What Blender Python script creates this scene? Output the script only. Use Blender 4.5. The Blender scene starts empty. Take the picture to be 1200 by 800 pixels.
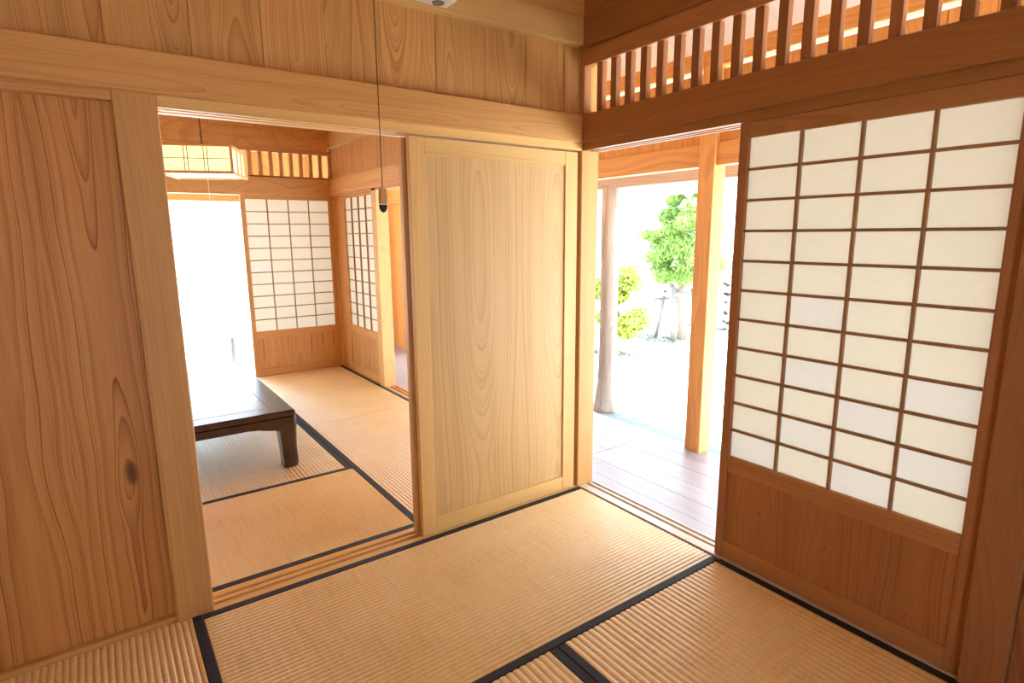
import bpy, bmesh, math, random
from mathutils import Vector, Matrix
random.seed(7)
S = bpy.context.scene
COL = S.collection
PI = math.pi

# ------------------------------------------------------------------ camera
CAM = (-2.078490, -2.284942, 1.410797)
YAW, PITCH, ROLL, FPX = 0.6197989, 0.1843433, -0.0072583, 675.8836
fw = Vector((math.sin(YAW) * math.cos(PITCH), math.cos(YAW) * math.cos(PITCH), -math.sin(PITCH)))
rt = Vector((math.cos(YAW), -math.sin(YAW), 0)); up = rt.cross(fw)
r2 = rt * math.cos(ROLL) + up * math.sin(ROLL); u2 = -rt * math.sin(ROLL) + up * math.cos(ROLL)
cam = bpy.data.cameras.new('camera'); camo = bpy.data.objects.new('camera', cam); COL.objects.link(camo)
cam.sensor_width = 36; cam.lens = 36 * FPX / 1200; cam.clip_start = 0.02; cam.clip_end = 300
camo.matrix_world = Matrix(((r2.x, u2.x, -fw.x, CAM[0]), (r2.y, u2.y, -fw.y, CAM[1]), (r2.z, u2.z, -fw.z, CAM[2]), (0, 0, 0, 1)))
S.camera = camo

# ------------------------------------------------------------------ light
W = bpy.data.worlds.new('sky'); S.world = W; W.use_nodes = True
bg = W.node_tree.nodes['Background']; bg.inputs[0].default_value = (0.68, 0.84, 1.0, 1); bg.inputs[1].default_value = 1.5
sl = bpy.data.lights.new('sun', 'SUN'); sl.energy = 6.0; sl.angle = 0.01; sl.color = (1, 0.975, 0.94)
so = bpy.data.objects.new('sun', sl); COL.objects.link(so)
EL = math.radians(62); sd = Vector((0.43 * math.cos(EL), -0.903 * math.cos(EL), math.sin(EL)))
so.rotation_euler = sd.to_track_quat('Z', 'Y').to_euler()
S.view_settings.view_transform = 'Standard'; S.view_settings.look = 'None'
S.view_settings.exposure = 2.55; S.view_settings.gamma = 1; S.view_settings.use_curve_mapping = False
S.cycles.max_bounces = 14; S.cycles.diffuse_bounces = 9; S.cycles.transmission_bounces = 8
S.cycles.use_denoising = True
S.cycles.sample_clamp_indirect = 12

# ------------------------------------------------------------------ materials
def mat(name, col=(.8, .8, .8), rough=.6, metal=0, spec=.5):
    m = bpy.data.materials.new(name); m.use_nodes = True
    b = m.node_tree.nodes['Principled BSDF']
    b.inputs['Base Color'].default_value = (*col, 1); b.inputs['Roughness'].default_value = rough
    b.inputs['Metallic'].default_value = metal; b.inputs['Specular IOR Level'].default_value = spec
    return m
class NT:
    def __init__(s, m): s.n = m.node_tree.nodes; s.l = m.node_tree.links; s.b = s.n.get('Principled BSDF')
    def new(s, t, **k):
        x = s.n.new(t)
        for a, v in k.items(): setattr(x, a, v)
        return x
    def put(s, x, i, v):
        if hasattr(v, 'is_output') or hasattr(v, 'links'): s.l.new(v, x.inputs[i])
        else: x.inputs[i].default_value = v
    def math(s, op, a, b=0.0, c=0.0):
        x = s.new('ShaderNodeMath', operation=op)
        for i, v in enumerate((a, b, c)): s.put(x, i, v)
        return x.outputs[0]
    def comb(s, a, b, c):
        x = s.new('ShaderNodeCombineXYZ')
        for i, v in enumerate((a, b, c)): s.put(x, i, v)
        return x.outputs[0]
    def noise(s, vec, scale=1, detail=2, rough=.5, dist=0):
        x = s.new('ShaderNodeTexNoise'); s.put(x, 'Vector', vec); s.put(x, 'Scale', scale); s.put(x, 'Detail', detail)
        s.put(x, 'Roughness', rough); s.put(x, 'Distortion', dist); return x.outputs['Fac']
    def mix(s, f, a, b, mode='MIX'):
        x = s.new('ShaderNodeMix', data_type='RGBA', blend_type=mode)
        s.put(x, 0, f); s.put(x, 6, a); s.put(x, 7, b); return x.outputs[2]
    def ramp(s, f, pts):
        x = s.new('ShaderNodeValToRGB'); e = x.color_ramp.elements
        while len(e) < len(pts): e.new(.5)
        for q, (p, c) in zip(e, pts): q.position = p; q.color = (*c, 1) if len(c) == 3 else c
        s.put(x, 0, f); return x.outputs[0]
    def bump(s, h, strength=.2, dist=.002):
        x = s.new('ShaderNodeBump'); s.put(x, 'Height', h); s.put(x, 'Strength', strength); s.put(x, 'Distance', dist)
        s.l.new(x.outputs[0], s.b.inputs['Normal'])

def wood(name, light, dark, axis='Z', freq=60, ring=.55, rough=.5, fold=.3, depth=.03, wander=.16, knots=0, seed=0.0, spec=.35, along=1.0, wob=.05, rnd=1.0):
    """wood with annual rings cut lengthwise; grain runs along `axis` of the object"""
    m = mat(name, light, rough, spec=spec); t = NT(m)
    tc = t.new('ShaderNodeTexCoord'); sp = t.new('ShaderNodeSeparateXYZ'); t.l.new(tc.outputs['Object'], sp.inputs[0])
    oi = t.new('ShaderNodeObjectInfo'); R = oi.outputs['Random'] if rnd else 0.37
    X, Y, Z = sp.outputs
    u, v, w = {'Z': (X, Y, Z), 'X': (Z, Y, X), 'Y': (X, Z, Y)}[axis]
    u = t.math('ADD', u, t.math('MULTIPLY_ADD', R, 7.3 * rnd, seed)); w = t.math('ADD', w, t.math('MULTIPLY', R, 23.0))
    n1 = t.noise(t.comb(t.math('MULTIPLY', u, 3.0), t.math('MULTIPLY', v, 3.0), t.math('MULTIPLY', w, 1.1 * along)), 1, 2)
    n2 = t.noise(t.comb(t.math('MULTIPLY', u, .8), 3.7, t.math('MULTIPLY', w, .75 * along)), 1, 1)
    n3 = t.noise(t.comb(t.math('MULTIPLY', u, 22.0), t.math('MULTIPLY', v, 22.0), t.math('MULTIPLY', w, 2.6 * along)), 1, 2)
    up_ = t.math('PINGPONG', u, fold)
    vp = t.math('ADD', t.math('MULTIPLY_ADD', n2, wander * 2, depth - wander), t.math('MULTIPLY', v, .6))
    r = t.math('SQRT', t.math('ADD', t.math('MULTIPLY', up_, up_), t.math('MULTIPLY', vp, vp)))
    r = t.math('ADD', r, t.math('MULTIPLY', n1, wob)); r = t.math('ADD', r, t.math('MULTIPLY', n3, wob * .07))
    kd = None
    if knots:
        vo = t.new('ShaderNodeTexVoronoi'); t.put(vo, 'Vector', t.comb(t.math('MULTIPLY', u, 3.2), 1.3, t.math('MULTIPLY', w, 1.25))); t.put(vo, 'Scale', 1.0)
        kd = vo.outputs['Distance']
        r = t.math('SUBTRACT', r, t.math('MULTIPLY', t.math('POWER', 2.718, t.math('MULTIPLY', t.math('MULTIPLY', kd, kd), -26.0)), knots))
    rr_ = t.math('MULTIPLY', r, freq)
    nr = t.new('ShaderNodeTexNoise', noise_dimensions='1D'); t.put(nr, 'W', t.math('MULTIPLY_ADD', R, 31.0, t.math('MULTIPLY', rr_, .55))); t.put(nr, 'Scale', 1.0); t.put(nr, 'Detail', 2.0)
    nrv = nr.outputs['Fac']
    f = t.math('FRACT', t.math('MULTIPLY_ADD', nrv, 2.6, rr_))
    rg = t.ramp(f, [(0, (0, 0, 0)), (.5, (.16, .16, .16)), (.84, (.62, .62, .62)), (.92, (1, 1, 1)), (.98, (.1, .1, .1)), (1, (0, 0, 0))])
    rg = t.math('MULTIPLY', rg, t.math('MULTIPLY_ADD', nrv, 1.5, .25))
    fib = t.noise(t.comb(t.math('MULTIPLY', u, 190.0), t.math('MULTIPLY', v, 190.0), t.math('MULTIPLY', w, 4.0)), 1, 4, .65)
    big = t.noise(t.comb(t.math('MULTIPLY', u, 16.0), t.math('MULTIPLY', v, 16.0), t.math('MULTIPLY', w, .8)), 1, 3)
    fac = t.math('MULTIPLY', rg, ring)
    fac = t.math('ADD', fac, t.math('MULTIPLY', t.math('SUBTRACT', fib, .5), .75))
    fac = t.math('ADD', fac, t.math('MULTIPLY', t.math('SUBTRACT', big, .45), .9))
    c = t.mix(t.math('MINIMUM', t.math('MAXIMUM', fac, 0.0), 1.0), (*light, 1), (*dark, 1))
    # every board has its own tone
    tone = t.math('MULTIPLY_ADD', t.math('FRACT', t.math('MULTIPLY', R, 17.0)), .16, .92)
    hsv = t.new('ShaderNodeHueSaturation'); t.put(hsv, 'Color', c); t.put(hsv, 'Value', tone); c = hsv.outputs[0]
    if kd is not None:
        k = t.ramp(kd, [(0, (1, 1, 1)), (.045, (.75, .75, .75)), (.075, (0, 0, 0)), (1, (0, 0, 0))])
        c = t.mix(k, c, (dark[0] * .35, dark[1] * .3, dark[2] * .3, 1))
    t.l.new(c, t.b.inputs['Base Color'])
    t.bump(fib, .06, .0008)
    return m

L1, D1 = (.62, .33, .107), (.37, .15, .036)
wz = wood('cedar upright', L1, D1, 'Z', freq=110, ring=.4)
wx = wood('cedar along x', L1, D1, 'X', ring=.45)
wy = wood('cedar along y', L1, D1, 'Y', ring=.45)
w_door = wood('pale cedar door board', (.66, .42, .175), (.46, .25, .08), 'Z', freq=95, ring=.6, fold=.24, depth=.09, wander=.12, seed=.62, rnd=0, along=.8, wob=.05)
w_doorz = wood('pale cedar upright', (.68, .42, .155), (.50, .27, .08), 'Z', ring=.3)
w_doorx = wood('pale cedar rail', (.70, .44, .155), (.50, .27, .08), 'X', ring=.4)
w_frieze = wood('cedar frieze board', (.62, .34, .115), (.36, .15, .038), 'Z', freq=85, ring=.8, depth=.03, wander=.13, fold=.12, along=1.4)
w_wide = wood('knotty cedar board', (.63, .295, .078), (.28, .088, .015), 'Z', freq=72, ring=.8, fold=.135, depth=.03, wander=.12, knots=.022, seed=2.35, wob=.06, along=1.0, rnd=0)
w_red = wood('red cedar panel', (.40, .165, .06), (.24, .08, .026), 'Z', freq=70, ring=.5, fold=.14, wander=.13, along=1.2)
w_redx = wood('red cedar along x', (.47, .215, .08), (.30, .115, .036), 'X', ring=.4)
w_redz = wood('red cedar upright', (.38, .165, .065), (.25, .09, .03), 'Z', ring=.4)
w_bar = wood('lattice bar wood', (.36, .20, .09), (.22, .11, .04), 'Z', ring=.3)
w_or = wood('pine board upright', (.70, .36, .11), (.48, .20, .05), 'Z', freq=55, ring=.6)
w_ory = wood('pine beam', (.70, .36, .11), (.48, .20, .05), 'Y', freq=40, ring=.6)
w_orx = wood('pine beam along x', (.70, .36, .11), (.48, .20, .05), 'X', freq=40, ring=.6)
w_deck = wood('worn veranda plank', (.36, .34, .37), (.25, .225, .24), 'Y', freq=40, ring=.4, rough=.36, spec=.42)
w_white = wood('whitewashed roof board', (.93, .92, .88), (.84, .82, .76), 'X', freq=40, ring=.3)
w_whitey = wood('whitewashed roof board along y', (.93, .92, .88), (.84, .82, .76), 'Y', freq=40, ring=.3)
w_grey = wood('weathered beam', (.46, .34, .27), (.28, .2, .16), 'Y', ring=.4, rough=.8)
w_greyx = wood('weathered beam along x', (.46, .34, .27), (.28, .2, .16), 'X', ring=.4, rough=.8)
w_log = wood('weathered log', (.42, .36, .31), (.2, .15, .12), 'Z', freq=120, ring=.7, rough=.85, fold=.06)
w_prop = wood('grey prop wood', (.2, .19, .18), (.12, .11, .1), 'Z', ring=.5, rough=.9)
w_lamp = wood('pale lamp wood', (.66, .40, .17), (.45, .23, .08), 'Z', ring=.3)

def lacquer():
    m = mat('dark lacquered wood', (.03, .012, .008), .22, spec=.6); t = NT(m)
    tc = t.new('ShaderNodeTexCoord'); n = t.noise(tc.outputs['Object'], 14, 4)
    c = t.mix(n, (.022, .009, .006, 1), (.060, .024, .013, 1)); t.l.new(c, t.b.inputs['Base Color'])
    t.put(t.b, 'Roughness', t.math('MULTIPLY_ADD', n, .14, .16)); return m
m_lac = lacquer()
m_inlay = mat('lighter inlay line', (.17, .11, .07), .4)

def rush(name, along):
    m = mat(name, (.6, .4, .2), .5, spec=1.0); t = NT(m)
    tc = t.new('ShaderNodeTexCoord'); sp = t.new('ShaderNodeSeparateXYZ'); t.l.new(tc.outputs['Object'], sp.inputs[0])
    X, Y, Z = sp.outputs; a, c_ = (X, Y) if along == 'x' else (Y, X)      # a runs along the ribs
    f1 = t.noise(t.comb(t.math('MULTIPLY', a, 420.0), t.math('MULTIPLY', c_, 30.0), 0.0), 1, 2)
    f2 = t.noise(t.comb(t.math('MULTIPLY', a, 60.0), t.math('MULTIPLY', c_, 4.0), 2.0), 1, 3)
    f3 = t.noise(t.comb(t.math('MULTIPLY', a, 2.5), t.math('MULTIPLY', c_, 2.5), 5.0), 1, 2)
    k = t.math('ADD', t.math('MULTIPLY', f1, .5), t.math('ADD', t.math('MULTIPLY', f2, .35), t.math('MULTIPLY', f3, .3)))
    c = t.ramp(k, [(.25, (.56, .34, .10)), (.55, (.80, .56, .235)), (.85, (.89, .70, .40))])
    t.l.new(c, t.b.inputs['Base Color']); t.bump(f1, .25, .001)
    t.b.inputs['Coat Weight'].default_value = .45; t.b.inputs['Coat Roughness'].default_value = .32; return m
m_rx, m_ry = rush('woven rush ribs along x', 'x'), rush('woven rush ribs along y', 'y')
def cloth():
    m = mat('black border cloth', (.012, .012, .016), .75); t = NT(m)
    tc = t.new('ShaderNodeTexCoord'); n = t.noise(tc.outputs['Object'], 900, 2)
    t.l.new(t.mix(n, (.006, .006, .009, 1), (.026, .025, .034, 1)), t.b.inputs['Base Color']); t.bump(n, .3, .0006); return m
m_cloth = cloth()
m_strw = mat('straw mat core', (.40, .28, .13), .9)

def paper(name, col):
    m = bpy.data.materials.new(name); m.use_nodes = True; t = NT(m); nt = m.node_tree
    t.n.remove(t.b)
    tc = t.new('ShaderNodeTexCoord'); n = t.noise(tc.outputs['Object'], 26, 4, .6)
    c = t.mix(n, (col[0] * .93, col[1] * .92, col[2] * .88, 1), (*col, 1))
    d = t.new('ShaderNodeBsdfDiffuse'); tr = t.new('ShaderNodeBsdfTranslucent'); mx = t.new('ShaderNodeMixShader')
    t.l.new(c, d.inputs[0]); t.l.new(t.mix(1.0, c, (.37, .36, .335, 1), 'MULTIPLY'), tr.inputs[0]); mx.inputs[0].default_value = .5
    t.l.new(d.outputs[0], mx.inputs[1]); t.l.new(tr.outputs[0], mx.inputs[2])
    t.l.new(mx.outputs[0], t.n['Material Output'].inputs[0]); return m
m_paper = paper('cream shoji paper', (.90, .85, .71)); m_paper2 = paper('newer white shoji paper', (.88, .85, .79))

def sand():
    m = mat('white coral sand', (.78, .75, .69), .9); t = NT(m)
    tc = t.new('ShaderNodeTexCoord'); n = t.noise(tc.outputs['Object'], 60, 5, .7)
    t.l.new(t.mix(n, (.70, .69, .67, 1), (.83, .82, .80, 1)), t.b.inputs['Base Color']); t.bump(n, .3, .01); return m
m_sand = sand()
def noisy(name, c1, c2, sc=20, rough=.8, bump=.2):
    m = mat(name, c1, rough); t = NT(m); tc = t.new('ShaderNodeTexCoord'); n = t.noise(tc.outputs['Object'], sc, 4, .6)
    t.l.new(t.mix(n, (*c1, 1), (*c2, 1)), t.b.inputs['Base Color']); t.bump(n, bump, .01); return m
m_coral = noisy('coral limestone', (.74, .70, .63), (.52, .48, .42), 9)
m_gap = mat('shaded rubble core', (.42, .4, .37), .95)
m_plas = noisy('pale plaster', (.80, .78, .73), (.74, .72, .67), 6)
m_bark = noisy('pine bark', (.16, .11, .08), (.30, .23, .18), 30)
def leafm(name, c1, c2):
    m = mat(name, c1, .55); t = NT(m); oi = t.new('ShaderNodeTexCoord'); n = t.noise(oi.outputs['Object'], 7, 3)
    t.l.new(t.mix(n, (*c1, 1), (*c2, 1)), t.b.inputs['Base Color']); return m
m_pine = leafm('pine needles', (.13, .255, .04), (.27, .41, .085))
m_shrub = leafm('bright shrub leaves', (.10, .28, .05), (.46, .46, .05))
m_weed = leafm('ground cover leaves', (.12, .15, .09), (.2, .2, .14))
m_litter = noisy('fallen needles', (.35, .32, .27), (.2, .18, .15), 40)
m_white = mat('cream plastic', (.80, .76, .66), .4)
m_dkhole = mat('grey socket', (.16, .14, .12), .6)
m_cord = mat('dark brown cord', (.035, .022, .015), .7)
m_cordw = mat('white cord', (.8, .78, .7), .6)
m_steel = mat('dull grey metal', (.30, .32, .35), .5, .6); m_pale = mat('pale zinc', (.62, .63, .64), .7)
m_pull = wood('wooden pull', (.60, .33, .12), (.42, .2, .06), 'Z', ring=.3)
m_black = mat('black tip', (.012, .009, .008), .5)
def glow(name, col, e):
    m = mat(name, (.9, .86, .6), .8); b = m.node_tree.nodes['Principled BSDF']
    b.inputs['Emission Color'].default_value = (*col, 1); b.inputs['Emission Strength'].default_value = e; return m
m_glow = glow('lit lamp paper', (1, .90, .40), .2)

# ------------------------------------------------------------------ builders
class MB:
    def __init__(s): s.bm = bmesh.new()
    def box(s, x0, x1, y0, y1, z0, z1, bev=0.0, M=None):
        v = [s.bm.verts.new(p) for p in ((x0, y0, z0), (x1, y0, z0), (x1, y1, z0), (x0, y1, z0), (x0, y0, z1), (x1, y0, z1), (x1, y1, z1), (x0, y1, z1))]
        fs = [s.bm.faces.new([v[i] for i in q]) for q in ((3, 2, 1, 0), (4, 5, 6, 7), (0, 1, 5, 4), (1, 2, 6, 5), (2, 3, 7, 6), (3, 0, 4, 7))]
        if M is not None:
            for q in v: q.co = M @ q.co
        if bev:
            es = list({e for f in fs for e in f.edges}); bmesh.ops.bevel(s.bm, geom=es, offset=bev, segments=1, affect='EDGES', profile=.5)
        return s
    def prism(s, pts, axis, a0, a1):
        """polygon pts (2D) extruded along axis; 2D coords are the other two axes in order"""
        def P(p, a): return {'x': (a, p[0], p[1]), 'y': (p[0], a, p[1]), 'z': (p[0], p[1], a)}[axis]
        A = [s.bm.verts.new(P(p, a0)) for p in pts]; B = [s.bm.verts.new(P(p, a1)) for p in pts]; n = len(pts)
        for i in range(n): s.bm.faces.new((A[i], A[(i + 1) % n], B[(i + 1) % n], B[i]))
        s.bm.faces.new(A[::-1]); s.bm.faces.new(B); return s
    def tube(s, pts, rads, n=8, caps=True):
        rings = []; pts = [Vector(p) for p in pts]
        for i, p in enumerate(pts):
            d = (pts[min(i + 1, len(pts) - 1)] - pts[max(i - 1, 0)]).normalized()
            a = d.orthogonal().normalized() if abs(d.z) < .9 else Vector((1, 0, 0)); a = (a - d * a.dot(d)).normalized(); b = d.cross(a)
            r = rads[i] if isinstance(rads, (list, tuple)) else rads
            rings.append([s.bm.verts.new(p + (a * math.cos(2 * PI * k / n) + b * math.sin(2 * PI * k / n)) * r) for k in range(n)])
        for A, B in zip(rings, rings[1:]):
            for k in range(n): s.bm.faces.new((A[k], A[(k + 1) % n], B[(k + 1) % n], B[k]))
        if caps: s.bm.faces.new(rings[0][::-1]); s.bm.faces.new(rings[-1])
        return s
    def quad(s, *p): s.bm.faces.new([s.bm.verts.new(q) for q in p]); return s
    def mesh(s, name, m, smooth=False):
        bmesh.ops.recalc_face_normals(s.bm, faces=s.bm.faces)
        me = bpy.data.meshes.new(name); s.bm.to_mesh(me); s.bm.free(); me.materials.append(m)
        if smooth:
            for p in me.polygons: p.use_smooth = True
        return me
    def build(s, name, m, parent=None, smooth=False, loc=None):
        o = bpy.data.objects.new(name, s.mesh(name, m, smooth)); COL.objects.link(o)
        if parent: o.parent = parent
        if loc: o.location = loc
        return o
def box(name, m, x0, x1, y0, y1, z0, z1, parent=None, bev=.002): return MB().box(x0, x1, y0, y1, z0, z1, bev).build(name, m, parent)
def tag(o, label, cat, group=None, kind=None):
    o['label'] = label; o['category'] = cat
    if group: o['group'] = group
    if kind: o['kind'] = kind
    return o
def thing(name, label, cat, loc=(0, 0, 0), rz=0, group=None):
    o = bpy.data.objects.new(name, None); o.empty_display_size = .1; COL.objects.link(o); o.location = loc; o.rotation_euler = (0, 0, rz)
    return tag(o, label, cat, group)
def struct(o): o['kind'] = 'structure'; return o
def sempty(name):
    o = bpy.data.objects.new(name, None); o.empty_display_size = .1; COL.objects.link(o); return struct(o)
def copy_tree(o, parent=None):
    c = o.copy(); COL.objects.link(c)
    if parent: c.parent = parent
    for ch in list(o.children): copy_tree(ch, c)
    return c

# ------------------------------------------------------------------ room shell
H = 1.825
struct(box('floor', m_strw, -3.9, .13, -3.9, 4.0, -.16, -.056))
struct(box('ceiling', wx, -3.9, .05, -3.9, 3.95, 2.75, 2.80))
# posts (setting)
struct(box('trim_1', wz, 0, .118, 0, .12, -.056, 3.0, bev=.004))                   # corner post between the two openings
struct(box('trim_2', wz, -1.983, -1.858, -.001, .12, -.056, 2.76, bev=.004))       # post left of the back opening
struct(box('trim_3', w_redz, -.001, .12, -1.905, -1.793, -.056, 3.0, bev=.004))    # post right of the shoji
struct(box('trim_4', wz, 0, .118, 3.85, 3.97, -.056, 3.0, bev=.004))               # far corner post
# long decorative rails
nage = [(-.03, 1.862), (-.03, 1.988), (-.022, 1.992), (.0, 1.992), (.0, 1.862)]
struct(MB().prism(nage, 'x', -3.75, -.03).build('trim_5', wx))
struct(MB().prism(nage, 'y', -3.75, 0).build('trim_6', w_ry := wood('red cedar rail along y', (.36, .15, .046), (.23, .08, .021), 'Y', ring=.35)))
struct(MB().prism([(3.82, 1.82), (3.82, 1.972), (3.85, 1.977), (3.85, 1.82)], 'x', -2.85, 0).build('trim_7', wx))
struct(MB().prism([(-.03, 1.82), (-.03, 1.972), (0, 1.977), (0, 1.82)], 'y', .13, 3.82).build('trim_8', wy))
# grooved head rails and sills: profile with two grooves
def grooved(w, z0, z1, g, up):
    """profile across the width 0..w; two grooves of width .018 cut in the top (up) or bottom"""
    d = .02
    if up:
        p = [(0, z0), (0, z1)]
        for a in g: p += [(a, z1), (a, z1 - d), (a + .021, z1 - d), (a + .021, z1)]
        return p + [(w, z1), (w, z0)]
    p = [(0, z1), (0, z0)]
    for a in g: p += [(a, z0), (a, z0 + d), (a + .021, z0 + d), (a + .021, z0)]
    return p + [(w, z0), (w, z1)]
struct(MB().prism(grooved(.13, H, 1.99, (.02, .07), False), 'x', -1.858, 0).build('trim_9', w_doorx))
struct(MB().prism(grooved(.13, -.056, .0, (.035, .075), True), 'x', -1.858, 0).build('trim_10', w_doorx))
struct(MB().prism(grooved(.118, H, 1.99, (.035, .075), False), 'y', -1.793, 0).build('trim_11', w_ry))
w_sill = wood('pale worn sill', (.66, .57, .48), (.5, .4, .3), 'Y', ring=.3, rough=.3)
struct(MB().prism([(x + .012, z) for x, z in grooved(.118, -.056, .002, (.05, .086), True)], 'y', -1.793, 0).build('trim_12', w_sill))
struct(box('trim_13', wx, -3.75, -1.983, .0, .12, 1.832, 1.99))                     # head rail over the wide board
struct(MB().prism([(3.85 + y, z) for y, z in grooved(.12, 1.80, 1.99, (.03, .07), False)], 'x', -2.85, 0).build('trim_14', wx))
struct(MB().prism([(3.85 + y, z) for y, z in grooved(.12, -.056, .0, (.03, .07), True)], 'x', -2.85, 0).build('trim_15', wx))
struct(MB().prism(grooved(.12, 1.80, 1.99, (.035, .075), False), 'y', .13, 3.85).build('trim_16', wy))
struct(MB().prism([(x + .008, z) for x, z in grooved(.12, -.056, .0, (.035, .075), True)], 'y', .12, 3.85).build('trim_17', wy))
# back wall: wide board, baseboard, frieze boards, upper beam
wb = sempty('wall_back')
box('plank', w_wide, -3.75, -1.975, .035, .07, .02, 1.84, wb)
xs = [0.0, -.115, -.345, -.572, -.82, -1.067, -1.287, -1.513, -1.74, -1.862]
for a, b in zip(xs, xs[1:]): box('plank', w_frieze, b + .0008, a - .0008, .018 + random.uniform(-.0008, .0008), .04, 1.985, 2.33, wb, bev=.0012)
for k in range(6): box('plank', w_frieze, -1.98 - .3 * (k + 1) + .001, -1.98 - .3 * k - .001, .018, .04, 1.985, 2.33, wb, bev=.0012)
box('upper_beam', w_doorx, -3.75, -.03, -.034, .06, 2.31, 2.428, wb, bev=.003)
box('upper_board', wx, -3.75, -.02, -.028, .05, 2.429, 2.76, wb, bev=.001)
struct(box('baseboard_back', wx, -3.75, -1.983, .012, .06, -.05, .02))
# right wall: upper beam over the lattice
wr = sempty('wall_right')
box('upper_beam', w_ry, -.03, .06, -3.75, -.0, 2.305, 2.428, wr, bev=.003)
box('upper_board', w_ry, -.026, .05, -3.75, 0, 2.429, 3.05, wr, bev=.001)
box('plank', w_red, .03, .06, -3.75, -1.905, .0, 1.87, wr)
box('plank', w_red, .015, .05, -3.75, -1.9, 1.985, 2.31, wr)
struct(box('baseboard_right', w_ry, .01, .06, -3.75, -1.905, -.05, .02))
# unseen sides of the near room
wl = sempty('wall_left')
for k in range(8): box('plank', wz, -3.80, -3.75, -3.75 + .47 * k, -3.75 + .47 * (k + 1) - .002, -.05, 2.76, wl)
wq = sempty('wall_rear')
box('upper_board', wx, -3.75, .05, -3.80, -3.75, 1.83, 2.76, wq)
for a, b in ((-3.75, -3.25), (-3.248, -2.75), (-2.748, -2.25), (-1.7, -1.25), (-1.248, -.83), (-.828, -.415), (-.413, 0)): box('plank', wz, a, b, -3.80, -3.75, -.05, 1.83, wq)   # unseen gap left open and sized to let in fill light
# far room shell
wf = sempty('wall_far')
box('upper_beam', wx, -2.85, -.03, 3.82, 3.92, 2.25, 2.42, wf, bev=.003)
box('upper_board', wx, -2.85, -.02, 3.825, 3.91, 2.421, 3.05, wf)
wfr = sempty('wall_far_right')
for k in range(13):
    y1 = 3.85 - .29 * k; box('plank', w_frieze, .015 + random.uniform(-.0008, .0008), .04, max(y1 - .289, .12), y1, 1.972, 2.30, wfr, bev=.0012)
box('upper_beam', w_doorz, -.034, .06, .12, 3.82, 2.275, 2.42, wfr, bev=.003)
box('upper_board', wy, -.028, .05, .12, 3.82, 2.421, 3.05, wfr)
wfl = sempty('wall_far_left')
for k in range(8): box('plank', wz, -2.90, -2.85, .13 + .47 * k, .13 + .47 * (k + 1) - .002, -.05, 2.76, wfl)

# ------------------------------------------------------------------ tatami mats
def tatami(label, x0, x1, y0, y1, along, ribs, borders=(1, 1)):
    cx, cy = (x0 + x1) / 2, (y0 + y1) / 2; g = .0015
    t = thing('tatami_mat', label, 'mat', (cx, cy, -.055), 0, 'tatami mats on the floor')
    hx, hy = (x1 - x0) / 2 - g, (y1 - y0) / 2 - g; bw = .034
    MB().box(-hx, hx, -hy, hy, 0, .047, 0).build('straw_core', m_strw, t)
    # ribbed woven surface
    bm = bmesh.new(); Lh, Wh = (hx, hy) if along == 'x' else (hy, hx)
    a0, a1 = -Wh + (bw - .004 if borders[0] else 0), Wh - (bw - .004 if borders[1] else 0); n = ribs * 4; rows = []
    for i in range(n + 1):
        f = i / 4; c = a0 + (a1 - a0) * i / n; z = .0507 + .0047 * (abs(math.sin(PI * f)) ** .6)
        rows.append([bm.verts.new((l, c, z) if along == 'x' else (c, l, z)) for l in (-Lh, Lh)])
    for A, B in zip(rows, rows[1:]): bm.faces.new((A[0], A[1], B[1], B[0]))
    m = MB(); m.bm.free(); m.bm = bm; o = m.build('woven_surface', m_rx if along == 'x' else m_ry, t)
    if o.data.polygons[0].normal.z < 0: o.data.flip_normals()
    for s, on in zip((-1, 1), borders):
        if on:
            c0, c1 = sorted((s * Wh, s * (Wh - bw)))
            if along == 'x': MB().box(-Lh, Lh, c0, c1, .046, .0563, .002).build('cloth_border', m_cloth, t)
            else: MB().box(c0, c1, -Lh, Lh, .046, .0563, .002).build('cloth_border', m_cloth, t)
    return t
tatami('tatami mat lying along the pale wooden sliding door, its short end at the veranda doorway', -1.9, 0, -.925, 0, 'x', 42)
tatami('coarse ribbed tatami mat under the knotty wide board, at the lower left corner', -2.825, -1.9, -1.87, .012, 'y', 42)
tatami('amber tatami mat running along the foot of the large shoji screen', -.925, .01, -2.80, -.925, 'y', 32)
tatami('tatami mat showing only a small tip at the bottom edge, between two black borders', -1.86, -.925, -2.80, -.925, 'y', 32)
tatami('golden tatami mat just beyond the grooved sill, in front of the low table', -2.82, -.935, .13, 1.05, 'x', 46)
tatami('ribbed tatami mat underneath the low lacquered table', -1.865, -.935, 1.05, 2.94, 'y', 38)
tatami('tatami mat in the next room between the low table and the pale sliding door', -.935, .008, .13, 2.0, 'y', 42)
tatami('tatami mat in the far corner of the next room below both shoji screens', -.935, .008, 2.0, 3.85, 'y', 42)
tatami('tatami mat beyond the low table, below the bright far doorway', -2.82, -.935, 2.94, 3.85, 'x', 42)

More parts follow.
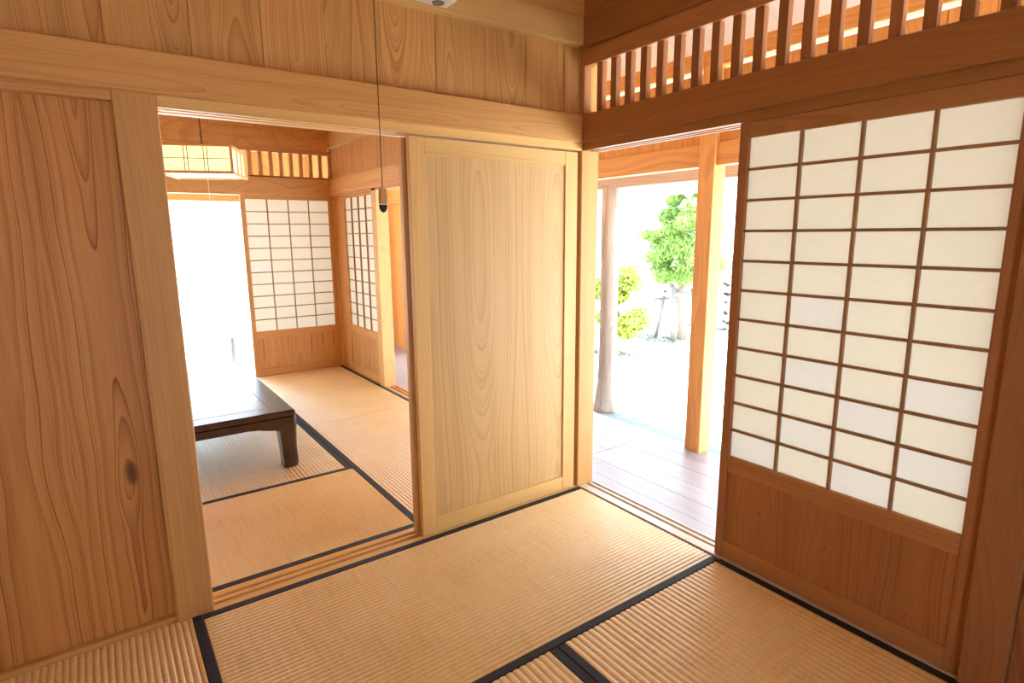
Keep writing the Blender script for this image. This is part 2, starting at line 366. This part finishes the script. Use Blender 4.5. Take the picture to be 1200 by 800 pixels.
# ------------------------------------------------------------------ shoji screens
def shoji(label, loc, rz, w, h, st, ncol, nrow, pz0, pz1, cool=(), t=.03, bar=.010, wood_=None):
    wz_, wx_, wp_ = wood_ or (w_redz, w_redx, w_red)
    r = thing('shoji_screen', label, 'sliding door', loc, rz, 'shoji screens'); r['kind'] = 'thing'
    box('stile', wz_, 0, st[0], 0, t, .0, h, r); box('stile', wz_, w - st[1], w, 0, t, 0, h, r)
    x0, x1 = st[0], w - st[1]
    box('top_rail', wx_, x0, x1, .001, t - .001, pz1, h, r); box('middle_rail', wx_, x0, x1, .001, t - .001, pz0 - .068, pz0, r)
    box('bottom_rail', wx_, x0, x1, .001, t - .001, .0, .075, r)
    box('skirt_panel', wp_, x0, x1, .009, .018, .07, pz0 - .06, r, bev=0)
    pw, ph = (x1 - x0) / ncol, (pz1 - pz0) / nrow
    me = {}
    for nm, mm in (('a', m_paper), ('b', m_paper2)):
        me[nm] = MB().quad((-pw / 2, 0, -ph / 2), (pw / 2, 0, -ph / 2), (pw / 2, 0, ph / 2), (-pw / 2, 0, ph / 2)).mesh('paper_pane', mm)
    for i in range(ncol):
        for j in range(nrow):
            k = 'b' if (i, j) in cool else 'a'
            o = bpy.data.objects.new('paper_pane', me[k]); COL.objects.link(o); o.parent = r
            o.location = (x0 + pw * (i + .5), .019, pz0 + ph * (j + .5))
    vb = MB().box(-bar / 2, bar / 2, .004, .0185, pz0, pz1, .0008).mesh('lattice_bar', w_bar)
    hb = MB().box(x0, x1, .0075, .0183, -bar / 2, bar / 2, .0008).mesh('lattice_bar', w_bar)
    for i in range(1, ncol):
        o = bpy.data.objects.new('lattice_bar', vb); COL.objects.link(o); o.parent = r; o.location = (x0 + pw * i, 0, 0)
    for j in range(1, nrow):
        o = bpy.data.objects.new('lattice_bar', hb); COL.objects.link(o); o.parent = r; o.location = (0, 0, pz0 + ph * j)
    return r
R90 = -PI / 2
shoji('large shoji screen beside the veranda doorway, four columns of eleven bright panes', (.022, -.884, .004), R90, .911, 1.826, (.038, .047), 4, 11, .468, 1.765, cool=((0, 0), (1, 1), (1, 3), (2, 2), (2, 0), (3, 1), (3, 3), (1, 5)), bar=.011)
shoji('shoji screen in the far wall beyond the low table, facing the viewer', (-.886, 3.868, 0), 0, .884, 1.806, (.042, .034), 4, 11, .457, 1.762, cool=((0, 5), (3, 4)), bar=.009, wood_=(wz, wx, w_frieze))
shoji('foreshortened shoji screen in the far right corner of the next room, beside a pale post', (.03, 3.84, 0), R90, 1.03, 1.806, (.25, .055), 4, 11, .49, 1.775, cool=((1, 2),), bar=.011, wood_=(wz, wx, w_frieze))

# ------------------------------------------------------------------ board doors
def board_door(label, loc, rz, w, h, plain=False):
    r = thing('board_door', label, 'sliding door', loc, rz, None); r['kind'] = 'thing'; t = .03
    box('stile', w_doorz, 0, .072, 0, t, 0, h, r); box('stile', w_doorz, w - .082, w, 0, t, 0, h, r)
    box('top_rail', w_doorx, .072, w - .082, .0008, t, h - .07, h, r); box('bottom_rail', w_doorx, .072, w - .082, .0008, t, 0, .078, r)
    box('board_panel', w_door, .07, w - .08, .010, .02, .07, h - .06, r, bev=0)
    return r
board_door('pale cedar sliding door with plain board panel, in front of the back wall corner', (-.962, .013, .002), 0, .946, 1.815)
board_door('sliding board door pushed behind the pale cedar door, only its edge showing', (-.972, .066, .002), 0, .95, 1.815)
struct(box('trim_19', w_doorz, .0, .115, 2.70, 2.80, -.05, 1.83, bev=.003))            # post at the end of the corner screen

# ------------------------------------------------------------------ lattice transoms
def transom(label, loc, rz, length, first, pitch, sw, z0, z1, ztop):
    r = thing('lattice_transom', label, 'transom', loc, rz, 'lattice transoms above the shoji')
    box('top_rail', w_redx if rz else wx, 0, length, -.004, .05, z1, ztop, r, bev=.004)
    box('bottom_rail', w_redx if rz else wx, 0, length, 0, .05, z0 - .012, z0, r, bev=.001)
    box('end_post', w_redz if rz else wz, 0, .006, .0, .05, z0, z1, r, bev=.001)
    me = MB().box(-sw / 2, sw / 2, .012, .044, z0, z1, .0012).mesh('slat', w_redz if rz else wz)
    x = first
    while x < length - .01:
        o = bpy.data.objects.new('slat', me); COL.objects.link(o); o.parent = r; o.location = (x + sw / 2, 0, 0); x += pitch
    return r
transom('dark slatted transom above the large shoji screen, bright roof seen through it', (0, -.001, 0), R90, 1.79, .085, .093, .036, 1.995, 2.224, 2.306)
transom('slatted transom high in the far wall, partly behind the pendant lamp', (-2.85, 3.85, 0), 0, 2.85, .035, .0965, .036, 1.985, 2.212, 2.252)

# ------------------------------------------------------------------ low table
tb = thing('low_table', 'low dark lacquered table with curved apron standing on tatami in the next room', 'table', (-1.66, 2.12, .0015))
hx, hy = .475, .86
MB().box(-hx, hx, -hy, hy, .318, .362, .008).build('tabletop', m_lac, tb)
for a in (-1, 1):
    MB().box(a * (hx - .13) - .002, a * (hx - .13) + .002, -hy + .13, hy - .13, .360, .3626).build('inlay_line', m_inlay, tb)
    MB().box(-hx + .13, hx - .13, a * (hy - .13) - .002, a * (hy - .13) + .002, .360, .3626).build('inlay_line', m_inlay, tb)
def apron(lh, ax):
    p = [(-lh, .318), (-lh, .265)]
    pr = [(-lh + .10, .250), (-lh + .16, .262), (-lh + .19, .270), (-lh + .25, .276)]
    p = [(-lh, .32), (-lh, .235), (-lh + .06, .240)] + pr + [(-x, z) for x, z in pr[::-1]] + [(lh - .06, .240), (lh, .235), (lh, .32)]
    return p
for s in (-1, 1):
    MB().prism(apron(hx - .03, 0), 'y', s * (hy - .012) - .014, s * (hy - .012) + .014).build('apron', m_lac, tb)
    q = sorted((s * (hx - .012) - .014, s * (hx - .012) + .014))
    MB().prism(apron(hy - .03, 0), 'x', q[0], q[1]).build('apron', m_lac, tb)
for sx in (-1, 1):
    for sy in (-1, 1):
        m = MB(); prof = [(0, .0), (0, .04), (.012, .10), (.012, .18), (.0, .26), (0, .32)]
        rings = []
        for o_, z in [(.003, 0), (.0, .03), (.004, .12), (.0, .22), (-.004, .27), (-.002, .32)]:
            wd = .088 if z < .2 else .1
            x0, x1 = hx - o_ - wd, hx - o_; y0, y1 = hy - o_ - wd, hy - o_
            c = .016
            pts = [(x0, y0), (x1, y0), (x1, y1 - c), (x1 - c, y1), (x0, y1)]
            rings.append([m.bm.verts.new((sx * x, sy * y, z)) for x, y in pts])
        for A, B in zip(rings, rings[1:]):
            for k in range(5): m.bm.faces.new((A[k], A[(k + 1) % 5], B[(k + 1) % 5], B[k]))
        m.bm.faces.new(rings[0]); m.bm.faces.new(rings[-1]); m.build('leg', m_lac, tb)

# ------------------------------------------------------------------ pendant lamps
def lamp(label, loc, rz, ztop, cordm, pull_len, pull_off):
    r = thing('pendant_lamp', label, 'lamp', loc, rz, 'box shaped pendant lamps'); a, b, h = .21, .2, .155
    for sx in (-1, 1):
        for sy in (-1, 1): box('corner_stick', w_lamp, sx * a - .008, sx * a + .008, sy * a - .008, sy * a + .008, 0, h, r)
        box('top_bar', w_lamp, -a, a, sx * a - .007, sx * a + .007, h - .006, h + .008, r); box('top_bar', w_lamp, sx * a - .007, sx * a + .007, -a, a, h - .006, h + .008, r)
        box('bottom_bar', w_lamp, -a, a, sx * a - .009, sx * a + .009, -.012, .004, r); box('bottom_bar', w_lamp, sx * a - .009, sx * a + .009, -a, a, -.012, .004, r)
        p = MB().box(-b, b, sx * (b - .004) - .001, sx * (b - .004) + .001, .004, h - .006).build('paper_side', m_glow, r)
        for q in (-.055, -.035, .055, .075): box('thin_bar', m_cord, q - .0016, q + .0016, sx * a - .003, sx * a + .003, .004, h - .006, p, bev=0)
        box('thin_bar', m_cord, -b, b, sx * a - .0025, sx * a + .0025, h * .5 - .0016, h * .5 + .0016, p, bev=0)
        p = MB().box(sx * (b - .004) - .001, sx * (b - .004) + .001, -b, b, .004, h - .006).build('paper_side', m_glow, r)
        for q in (-.055, -.035, .055, .075): box('thin_bar', w_lamp, sx * a - .003, sx * a + .003, q - .003, q + .003, .004, h - .006, p, bev=0)
    MB().box(-b, b, -b, b, -.004, -.002).build('bottom_paper', m_glow, r)
    box('lid', w_lamp, -b, b, -b, b, h - .004, h + .002, r)
    MB().tube([(0, 0, h + .002), (0, 0, h + .012), (0, 0, h + .045)], [.035, .034, .004], 14).build('cord_cap', m_cord, r, True)
    MB().tube([(0, 0, h + .04), (0, 0, ztop)], .0035, 6).build('cord', m_cord, r)
    return r
lp = lamp('square paper pendant lamp with wooden bars hanging above the low table', (-1.445, 2.0, 1.80), math.radians(-22), 2.75 - 1.80, m_cord, .3, (0, 0))
MB().tube([(.02, -.02, -.002), (.02, -.02, -.33)], .0016, 6).build('pull_cord', m_cordw, lp)
NL = (-1.66, -1.34, 2.02)
ln = lamp('near room pendant lamp, only its dark pull cord with wooden pull in view', NL, 0, 2.75 - 2.02, m_cord, .4, (0, 0))
ln['group'] = 'box shaped pendant lamps'
dx, dy = -1.632 - NL[0], -1.25 - NL[1]
pc = MB().tube([(dx, dy, -.002), (dx, dy, -.525)], .0009, 6).build('pull_cord', m_cord, ln)
MB().tube([(dx, dy, -.525), (dx, dy, -.530), (dx, dy, -.550), (dx, dy, -.553)], [.0065, .0075, .0082, .0078], 16).build('pull_grip', m_pull, pc, True)
MB().tube([(dx, dy, -.553), (dx, dy, -.5545)], [.0087, .0087], 16).build('pull_ring', m_white, pc, True)
MB().tube([(dx, dy, -.5545), (dx, dy, -.561), (dx, dy, -.566), (dx, dy, -.5685)], [.0079, .0074, .005, .001], 16).build('pull_tip', m_black, pc, True)

# small device on the upper beam
bx = thing('ceiling_alarm', 'small cream box with round grey hole on the upper beam, at the top edge', 'alarm', (-.86, -.034, 2.322))
box('housing', m_white, -.07, .07, -.085, 0, 0, .05, bx, bev=.004)
MB().tube([(.012, -.036, -.004), (.012, -.036, .004)], [.024, .026], 20).build('round_hole', m_dkhole, bx)

# ------------------------------------------------------------------ veranda
vf = sempty('veranda_floor')
px = [.13, .30, .47, .64, .81, .98, 1.16]
for a, b in zip(px, px[1:]):
    for y0, y1 in ((-4.0, .4), (.402, 4.95)): box('plank', w_deck, a + .0004, b - .0004, y0, y1, -.085, -.052 + random.uniform(-.0005, .0005), vf, bev=.001)
for k in range(6):
    box('plank', w_orx if 0 else wood('worn north plank', (.40, .29, .22), (.26, .18, .13), 'X', rough=.28) if k == 0 else bpy.data.materials['worn north plank'], -4, .12, 3.98 + .165 * k, 3.98 + .165 * (k + 1) - .002, -.085, -.052, vf)
# veranda posts
def vpost(label, x, y, s=.118):
    t = thing('veranda_post', label, 'post', (x, y, -.42), 0, 'square veranda posts')
    box('shaft', w_or, -s / 2, s / 2, -s / 2, s / 2, .10, 2.83, t, bev=.004)
    box('base_stone', m_coral, -.13, .13, -.13, .13, -.02, .11, t, bev=.02); return t
vpost('square orange veranda post standing in the middle of the garden doorway', 1.139, .045)
# outer wall of the veranda: beam, short boards, beam (right side) and the same on the far side
vb = sempty('veranda_wall_right'); yb = [-4.0 + .178 * k for k in range(51)]
box('lower_beam', w_ory, 1.10, 1.18, -4.0, 5.02, 1.818, 1.956, vb, bev=.003)
for a, b in zip(yb, yb[1:]): box('plank', w_or, 1.125 + random.uniform(-.001, .001), 1.145, a + .001, b - .001, 1.956, 2.378, vb, bev=.001)
box('upper_beam', w_ory, 1.10, 1.18, -4.0, 5.02, 2.402, 2.515, vb, bev=.003)
vn = sempty('veranda_wall_far'); xb = [-4.0 + .178 * k for k in range(29)]
box('lower_beam', w_orx, -4.0, 1.1, 4.94, 5.02, 1.79, 1.93, vn, bev=.003)
for a, b in zip(xb, xb[1:]): box('plank', w_or, a + .001, b - .001, 4.965, 4.985, 1.93, 2.378, vn, bev=.001)
box('upper_beam', w_orx, -4.0, 1.1, 4.94, 5.02, 2.402, 2.515, vn, bev=.003)
# boarded end of the veranda seen through the far right opening
ve = sempty('veranda_wall_end')
for k in range(8): box('plank', w_or, .13 + .13 * k, .13 + .13 * (k + 1) - .0015, 4.90 + random.uniform(-.001, .001), 4.93, -.05, 2.5, ve, bev=.001)
for k in range(5): box('plank', w_or, 1.085 + random.uniform(-.001, .001), 1.098, 4.13 + .153 * k, 4.13 + .153 * (k + 1) - .0015, -.085, 2.5, ve, bev=.001)
box('rail', w_ory, 1.06, 1.084, 4.13, 4.88, 1.79, 1.87, ve)
# roof underside: boards running down the slope, rafters, eave board
rf = sempty('roof')
def zr(x): return 2.50 - .5 * (x - 1.1)
ang = math.atan(.5)
def hip(y): return y - 3.85
for k in range(54):
    y0, y1 = -5.0 + .22 * k, -5.0 + .22 * (k + 1) - .002
    if y0 > 6.3: break
    xa = max(-.25, hip(y1)); xb_ = 2.55
    if xa >= xb_ - .02: break
    m = MB(); v = [m.bm.verts.new(q) for q in ((xa, y0, zr(xa)), (xb_, y0, zr(xb_)), (xb_, y1, zr(xb_)), (xa, y1, zr(xa)), (xa, y0, zr(xa) + .05), (xb_, y0, zr(xb_) + .05), (xb_, y1, zr(xb_) + .05), (xa, y1, zr(xa) + .05))]
    for q in ((3, 2, 1, 0), (4, 5, 6, 7), (0, 1, 5, 4), (1, 2, 6, 5), (2, 3, 7, 6), (3, 0, 4, 7)): m.bm.faces.new([v[i] for i in q])
    m.build('ceiling_board', w_white, rf)
def zn(y): return 2.50 - .5 * (y - 4.95)
for k in range(33):
    x0, x1 = -4.2 + .22 * k, -4.2 + .22 * (k + 1) - .002
    ya = max(3.6, x1 + 3.85); yb_ = 6.4
    if ya >= yb_ - .02: break
    m = MB(); v = [m.bm.verts.new(q) for q in ((x0, ya, zn(ya)), (x0, yb_, zn(yb_)), (x1, yb_, zn(yb_)), (x1, ya, zn(ya)), (x0, ya, zn(ya) + .05), (x0, yb_, zn(yb_) + .05), (x1, yb_, zn(yb_) + .05), (x1, ya, zn(ya) + .05))]
    for q in ((0, 1, 2, 3), (7, 6, 5, 4), (4, 5, 1, 0), (5, 6, 2, 1), (6, 7, 3, 2), (7, 4, 0, 3)): m.bm.faces.new([v[i] for i in q])
    m.build('ceiling_board', w_whitey, rf)
for k in range(26):
    y = -4.6 + .42 * k
    if y > 5.0: break
    MB().tube([(1.99, y, zr(1.99) - .032), (2.53, y, zr(2.53) - .032)], .03, 8).build('rafter', w_greyx, rf)
# eave tiles along the roof edge
tl = MB().tube([(0, 0, 0), (.16, 0, -.08)], .055, 10).mesh('eave_tile', noisy('pale clay tile', (.55, .42, .34), (.4, .3, .25), 12))
for k in range(60):
    y = -5.0 + .18 * k
    if y > 6.2: break
    o = bpy.data.objects.new('eave_tile', tl); COL.objects.link(o); o.parent = rf; o.location = (2.46, y, zr(2.46) + .075)
# unseen eave added to keep the sun out of the rear gap
struct(box('rear_sun_shade', w_whitey, -4.5, 1.2, -6.0, -3.75, 2.55, 2.62))
struct(box('roof_top', m_strw, -4.6, .3, -4.2, 4.2, 3.12, 3.2))
# eave beam on log posts
eb = sempty('trim_18')
MB().box(2.02, 2.13, -5, 6.2, 1.832, 1.925, .006).build('eave_beam', w_grey, eb)
MB().box(-4.0, 2.02, 5.80, 5.90, 1.832, 1.925, .006).build('eave_beam', w_greyx, eb)
def logpost(label, x, y, seed):
    rnd = random.Random(seed)
    t = thing('log_post', label, 'post', (x, y, -.40), 0, 'round log posts under the eaves')
    m = MB(); n = 18; rings = []
    for z, r in ((.0, .145), (.03, .14), (.08, .122), (.16, .105), (.3, .095), (.6, .09), (1.0, .088), (1.4, .09), (1.8, .084), (2.25, .086)):
        ox, oy = rnd.uniform(-.008, .008), rnd.uniform(-.008, .008)
        rings.append([m.bm.verts.new((ox + math.cos(2 * PI * k / n) * r * (1 + (.16 if z < .1 else .05) * math.sin(5 * 2 * PI * k / n + seed) * (1 if k % 2 else .6)), oy + math.sin(2 * PI * k / n) * r * (1 + .06 * math.sin(3 * 2 * PI * k / n)), z)) for k in range(n)])
    for A, B in zip(rings, rings[1:]):
        for k in range(n): m.bm.faces.new((A[k], A[(k + 1) % n], B[(k + 1) % n], B[k]))
    m.bm.faces.new(rings[0]); m.bm.faces.new(rings[-1]); m.build('trunk', w_log, t, True)
    return t
logpost('rough weathered log post with flared foot outside the veranda doorway', 2.08, 1.86, 3)

# ------------------------------------------------------------------ garden
GZ = -.42
g = MB(); g.box(-30, 40, -40, 45, GZ - .3, GZ); struct(g.build('ground', m_sand))
struct(box('ground_strip', noisy('blue grey paving', (.22, .27, .29), (.17, .2, .215), 14), 1.0, 2.24, -6, 4.6, GZ, GZ + .02, bev=.004))  # thin blue grey strip laid over the sand along the veranda
def crown_mesh(centers, n, size, seed, flat=.6, needle=False):
    rnd = random.Random(seed); v = []; f = []
    for (cx, cy, cz, r) in centers:
        for _ in range(n):
            d = Vector((rnd.gauss(0, 1), rnd.gauss(0, 1), rnd.gauss(0, 1))).normalized(); q = r * (rnd.random() ** .35)
            p = Vector((cx + d.x * q, cy + d.y * q, cz + d.z * q * flat))
            a = Vector((rnd.gauss(0, 1), rnd.gauss(0, 1), rnd.gauss(0, 1) + (.8 if needle else 0))).normalized(); b = a.orthogonal().normalized()
            b = (Matrix.Rotation(rnd.uniform(0, 6.28), 3, a) @ b)
            l = size * rnd.uniform(.7, 1.3); w_ = l * (.16 if needle else .45); i = len(v)
            v += [p - a * l * .5, p + b * w_ * .5, p + a * l * .5, p - b * w_ * .5]; f.append((i, i + 1, i + 2, i + 3))
    me = bpy.data.meshes.new('foliage'); me.from_pydata([tuple(q) for q in v], [], f); return me
def foliage(name, parent, m, centers, n, size, seed, **k):
    me = crown_mesh(centers, n, size, seed, **k); me.materials.append(m)
    o = bpy.data.objects.new(name, me); COL.objects.link(o); o.parent = parent; o['kind'] = 'stuff'; return o
pt = thing('pine_tree', 'green garden pine with cloud shaped pads, propped beyond the sand court', 'tree', (5.9, 3.92, GZ))
MB().tube([(0, 0, 0), (.02, 0, .35), (-.03, .05, .75), (.03, .02, 1.15), (-.05, .1, 1.6), (.05, .05, 2.1), (0, 0, 2.5)], [.085, .075, .07, .062, .055, .04, .02], 10).build('trunk', m_bark, pt, True)
MB().tube([(-.02, .03, .75), (-.05, .22, .95), (-.02, .32, 1.2)], [.05, .04, .025], 8).build('branch', m_bark, pt, True)
pads = [(-.05, .30, 1.15, .38), (0, .50, 1.35, .28), (0, .05, 1.2, .45), (0, -.45, 1.3, .4), (-.1, .62, 1.72, .32), (0, .15, 1.75, .5), (0, -.35, 1.9, .45), (.05, .40, 2.1, .26), (-.05, .3, 1.55, .4), (0, -.1, 1.5, .5), (0, .25, 1.95, .36), (0, .0, 2.2, .42), (0, .22, 2.38, .22), (.0, -.1, 2.55, .3)]
for i, (x, y, z, r) in enumerate(pads):
    sub = [(x + random.uniform(-.5, .5) * r, y + random.uniform(-.55, .55) * r, z + random.uniform(-.3, .3) * r, r * .55) for _ in range(6)]
    foliage('foliage_pad', pt, m_pine, sub, 420, .085, i, needle=True)
tp = thing('tree_support', 'grey wooden prop frame tied around the pine trunk', 'tree support', (5.8, 4.0, GZ))
def stick(name, a, b, r, par, m=w_prop): return MB().tube([a, b], r, 8).build(name, m, par, True)
stick('leaning_pole', (.03, .42, 0), (.06, .27, .86), .032, tp); stick('upright_pole', (-.12, -.08, 0), (-.12, -.06, .95), .045, tp)
stick('upright_pole', (.42, -.15, 0), (.3, -.12, .9), .04, tp); stick('leaning_pole', (.5, .45, 0), (.4, .28, .86), .03, tp)
stick('crossbar', (-.13, .40, .80), (-.10, -.35, .84), .036, tp); stick('crossbar', (-.15, .36, .70), (.5, .30, .70), .03, tp)
sh = thing('garden_shrub', 'yellow green rounded shrub behind the rough log post', 'shrub', (4.25, 3.98, GZ))
MB().tube([(0, 0, 0), (.02, -.02, .25), (.06, -.15, .55), (.0, -.05, .9)], [.035, .03, .022, .012], 8).build('stem', m_bark, sh, True)
MB().tube([(.02, -.02, .22), (.02, -.35, .45)], [.024, .012], 6).build('stem', m_bark, sh, True)
for i, (x, y, z, r) in enumerate([(0, -.55, .58, .27), (0, -.3, .52, .3), (.0, -.05, 1.12, .3), (0, -.35, 1.18, .26), (0, .25, 1.0, .3), (0, .1, .62, .22), (0, -.2, .85, .24)]):
    foliage('foliage_clump', sh, m_shrub, [(x + random.uniform(-.3, .3) * r, y + random.uniform(-.5, .5) * r, z + random.uniform(-.4, .4) * r, r * .6) for _ in range(5)], 260, .07, 50 + i, flat=.85)
def patch(name, label, loc, rx, ry, seed, m, n=900):
    rnd = random.Random(seed); v = []; f = []
    for _ in range(n):
        a, q = rnd.uniform(0, 6.28), math.sqrt(rnd.random()); p = Vector((math.cos(a) * rx * q, math.sin(a) * ry * q, rnd.uniform(.0, .05)))
        l = rnd.uniform(.02, .06); d = Vector((rnd.gauss(0, 1), rnd.gauss(0, 1), rnd.uniform(.2, 1))).normalized() * l; s = d.orthogonal().normalized() * l * .3; i = len(v)
        v += [p - s, p + s, p + d]; f.append((i, i + 1, i + 2))
    me = bpy.data.meshes.new(name); me.from_pydata([tuple(q) for q in v], [], f); me.materials.append(m)
    o = bpy.data.objects.new(name, me); COL.objects.link(o); o.location = loc; o['label'] = label; o['category'] = 'ground cover'; o['kind'] = 'stuff'
patch('ground_cover', 'sparse grey green ground cover around the foot of the pine', (5.9, 4.15, GZ), .5, .75, 1, m_weed, 1600)
patch('ground_cover', 'sparse grey green ground cover around the foot of the shrub', (4.3, 3.75, GZ), .35, .55, 2, m_weed, 1000)
# garden walls
struct(MB().box(9.0, 9.3, -12, 30, GZ, 1.5).build('wall_garden', m_plas))
rnd = random.Random(11); bm = bmesh.new()
z = GZ
while z < 1.05:
    hh = rnd.uniform(.13, .22); y = -8.0
    while y < 5.2:
        ww = rnd.uniform(.16, .34)
        r = bmesh.ops.create_icosphere(bm, subdivisions=1, radius=.5)
        M = Matrix.Translation((rnd.uniform(-.03, .03), y + ww / 2, z + hh / 2)) @ Matrix.Rotation(rnd.uniform(-.2, .2), 4, 'X') @ Matrix.Diagonal((.3, ww * 1.12, hh * 1.15, 1))
        for q in r['verts']: q.co = M @ q.co + Vector((rnd.uniform(-.012, .012),) * 3)
        y += ww
    z += hh * .93
me = bpy.data.meshes.new('stone_wall'); bm.to_mesh(me); bm.free(); me.materials.append(m_coral)
o = bpy.data.objects.new('stone_wall', me); COL.objects.link(o); o.location = (7.5, 0, 0); o['kind'] = 'stuff'
o['label'] = 'pale dry stone wall of coral rubble behind the pine'; o['category'] = 'wall'
struct(MB().box(7.70, 7.78, -8, 5.15, GZ, .98).build('wall_core', m_gap))
# seen through the far opening: hanging chain and its grey drain pot
rc = thing('rain_chain', 'faint grey chain hanging outside the bright far opening', 'rain chain', (-.70, 5.86, 1.84))
for k in range(13):
    z = -.09 - .135 * k
    MB().tube([(0, 0, z + .045), (0, 0, z - .01), (0, 0, z - .03)], [.02, .014, .005], 8)  .build('chain_cup', m_pale, rc, True)
MB().tube([(0, 0, 0), (0, 0, -1.78)], .003, 5).build('chain_wire', m_pale, rc)
dp = thing('drain_pot', 'small blue grey post standing on the sand below the hanging chain', 'post', (-.735, 5.95, GZ))
MB().tube([(0, 0, 0), (0, 0, .5), (0, 0, .52)], [.045, .045, .03], 12).build('shaft', m_steel, dp, True)
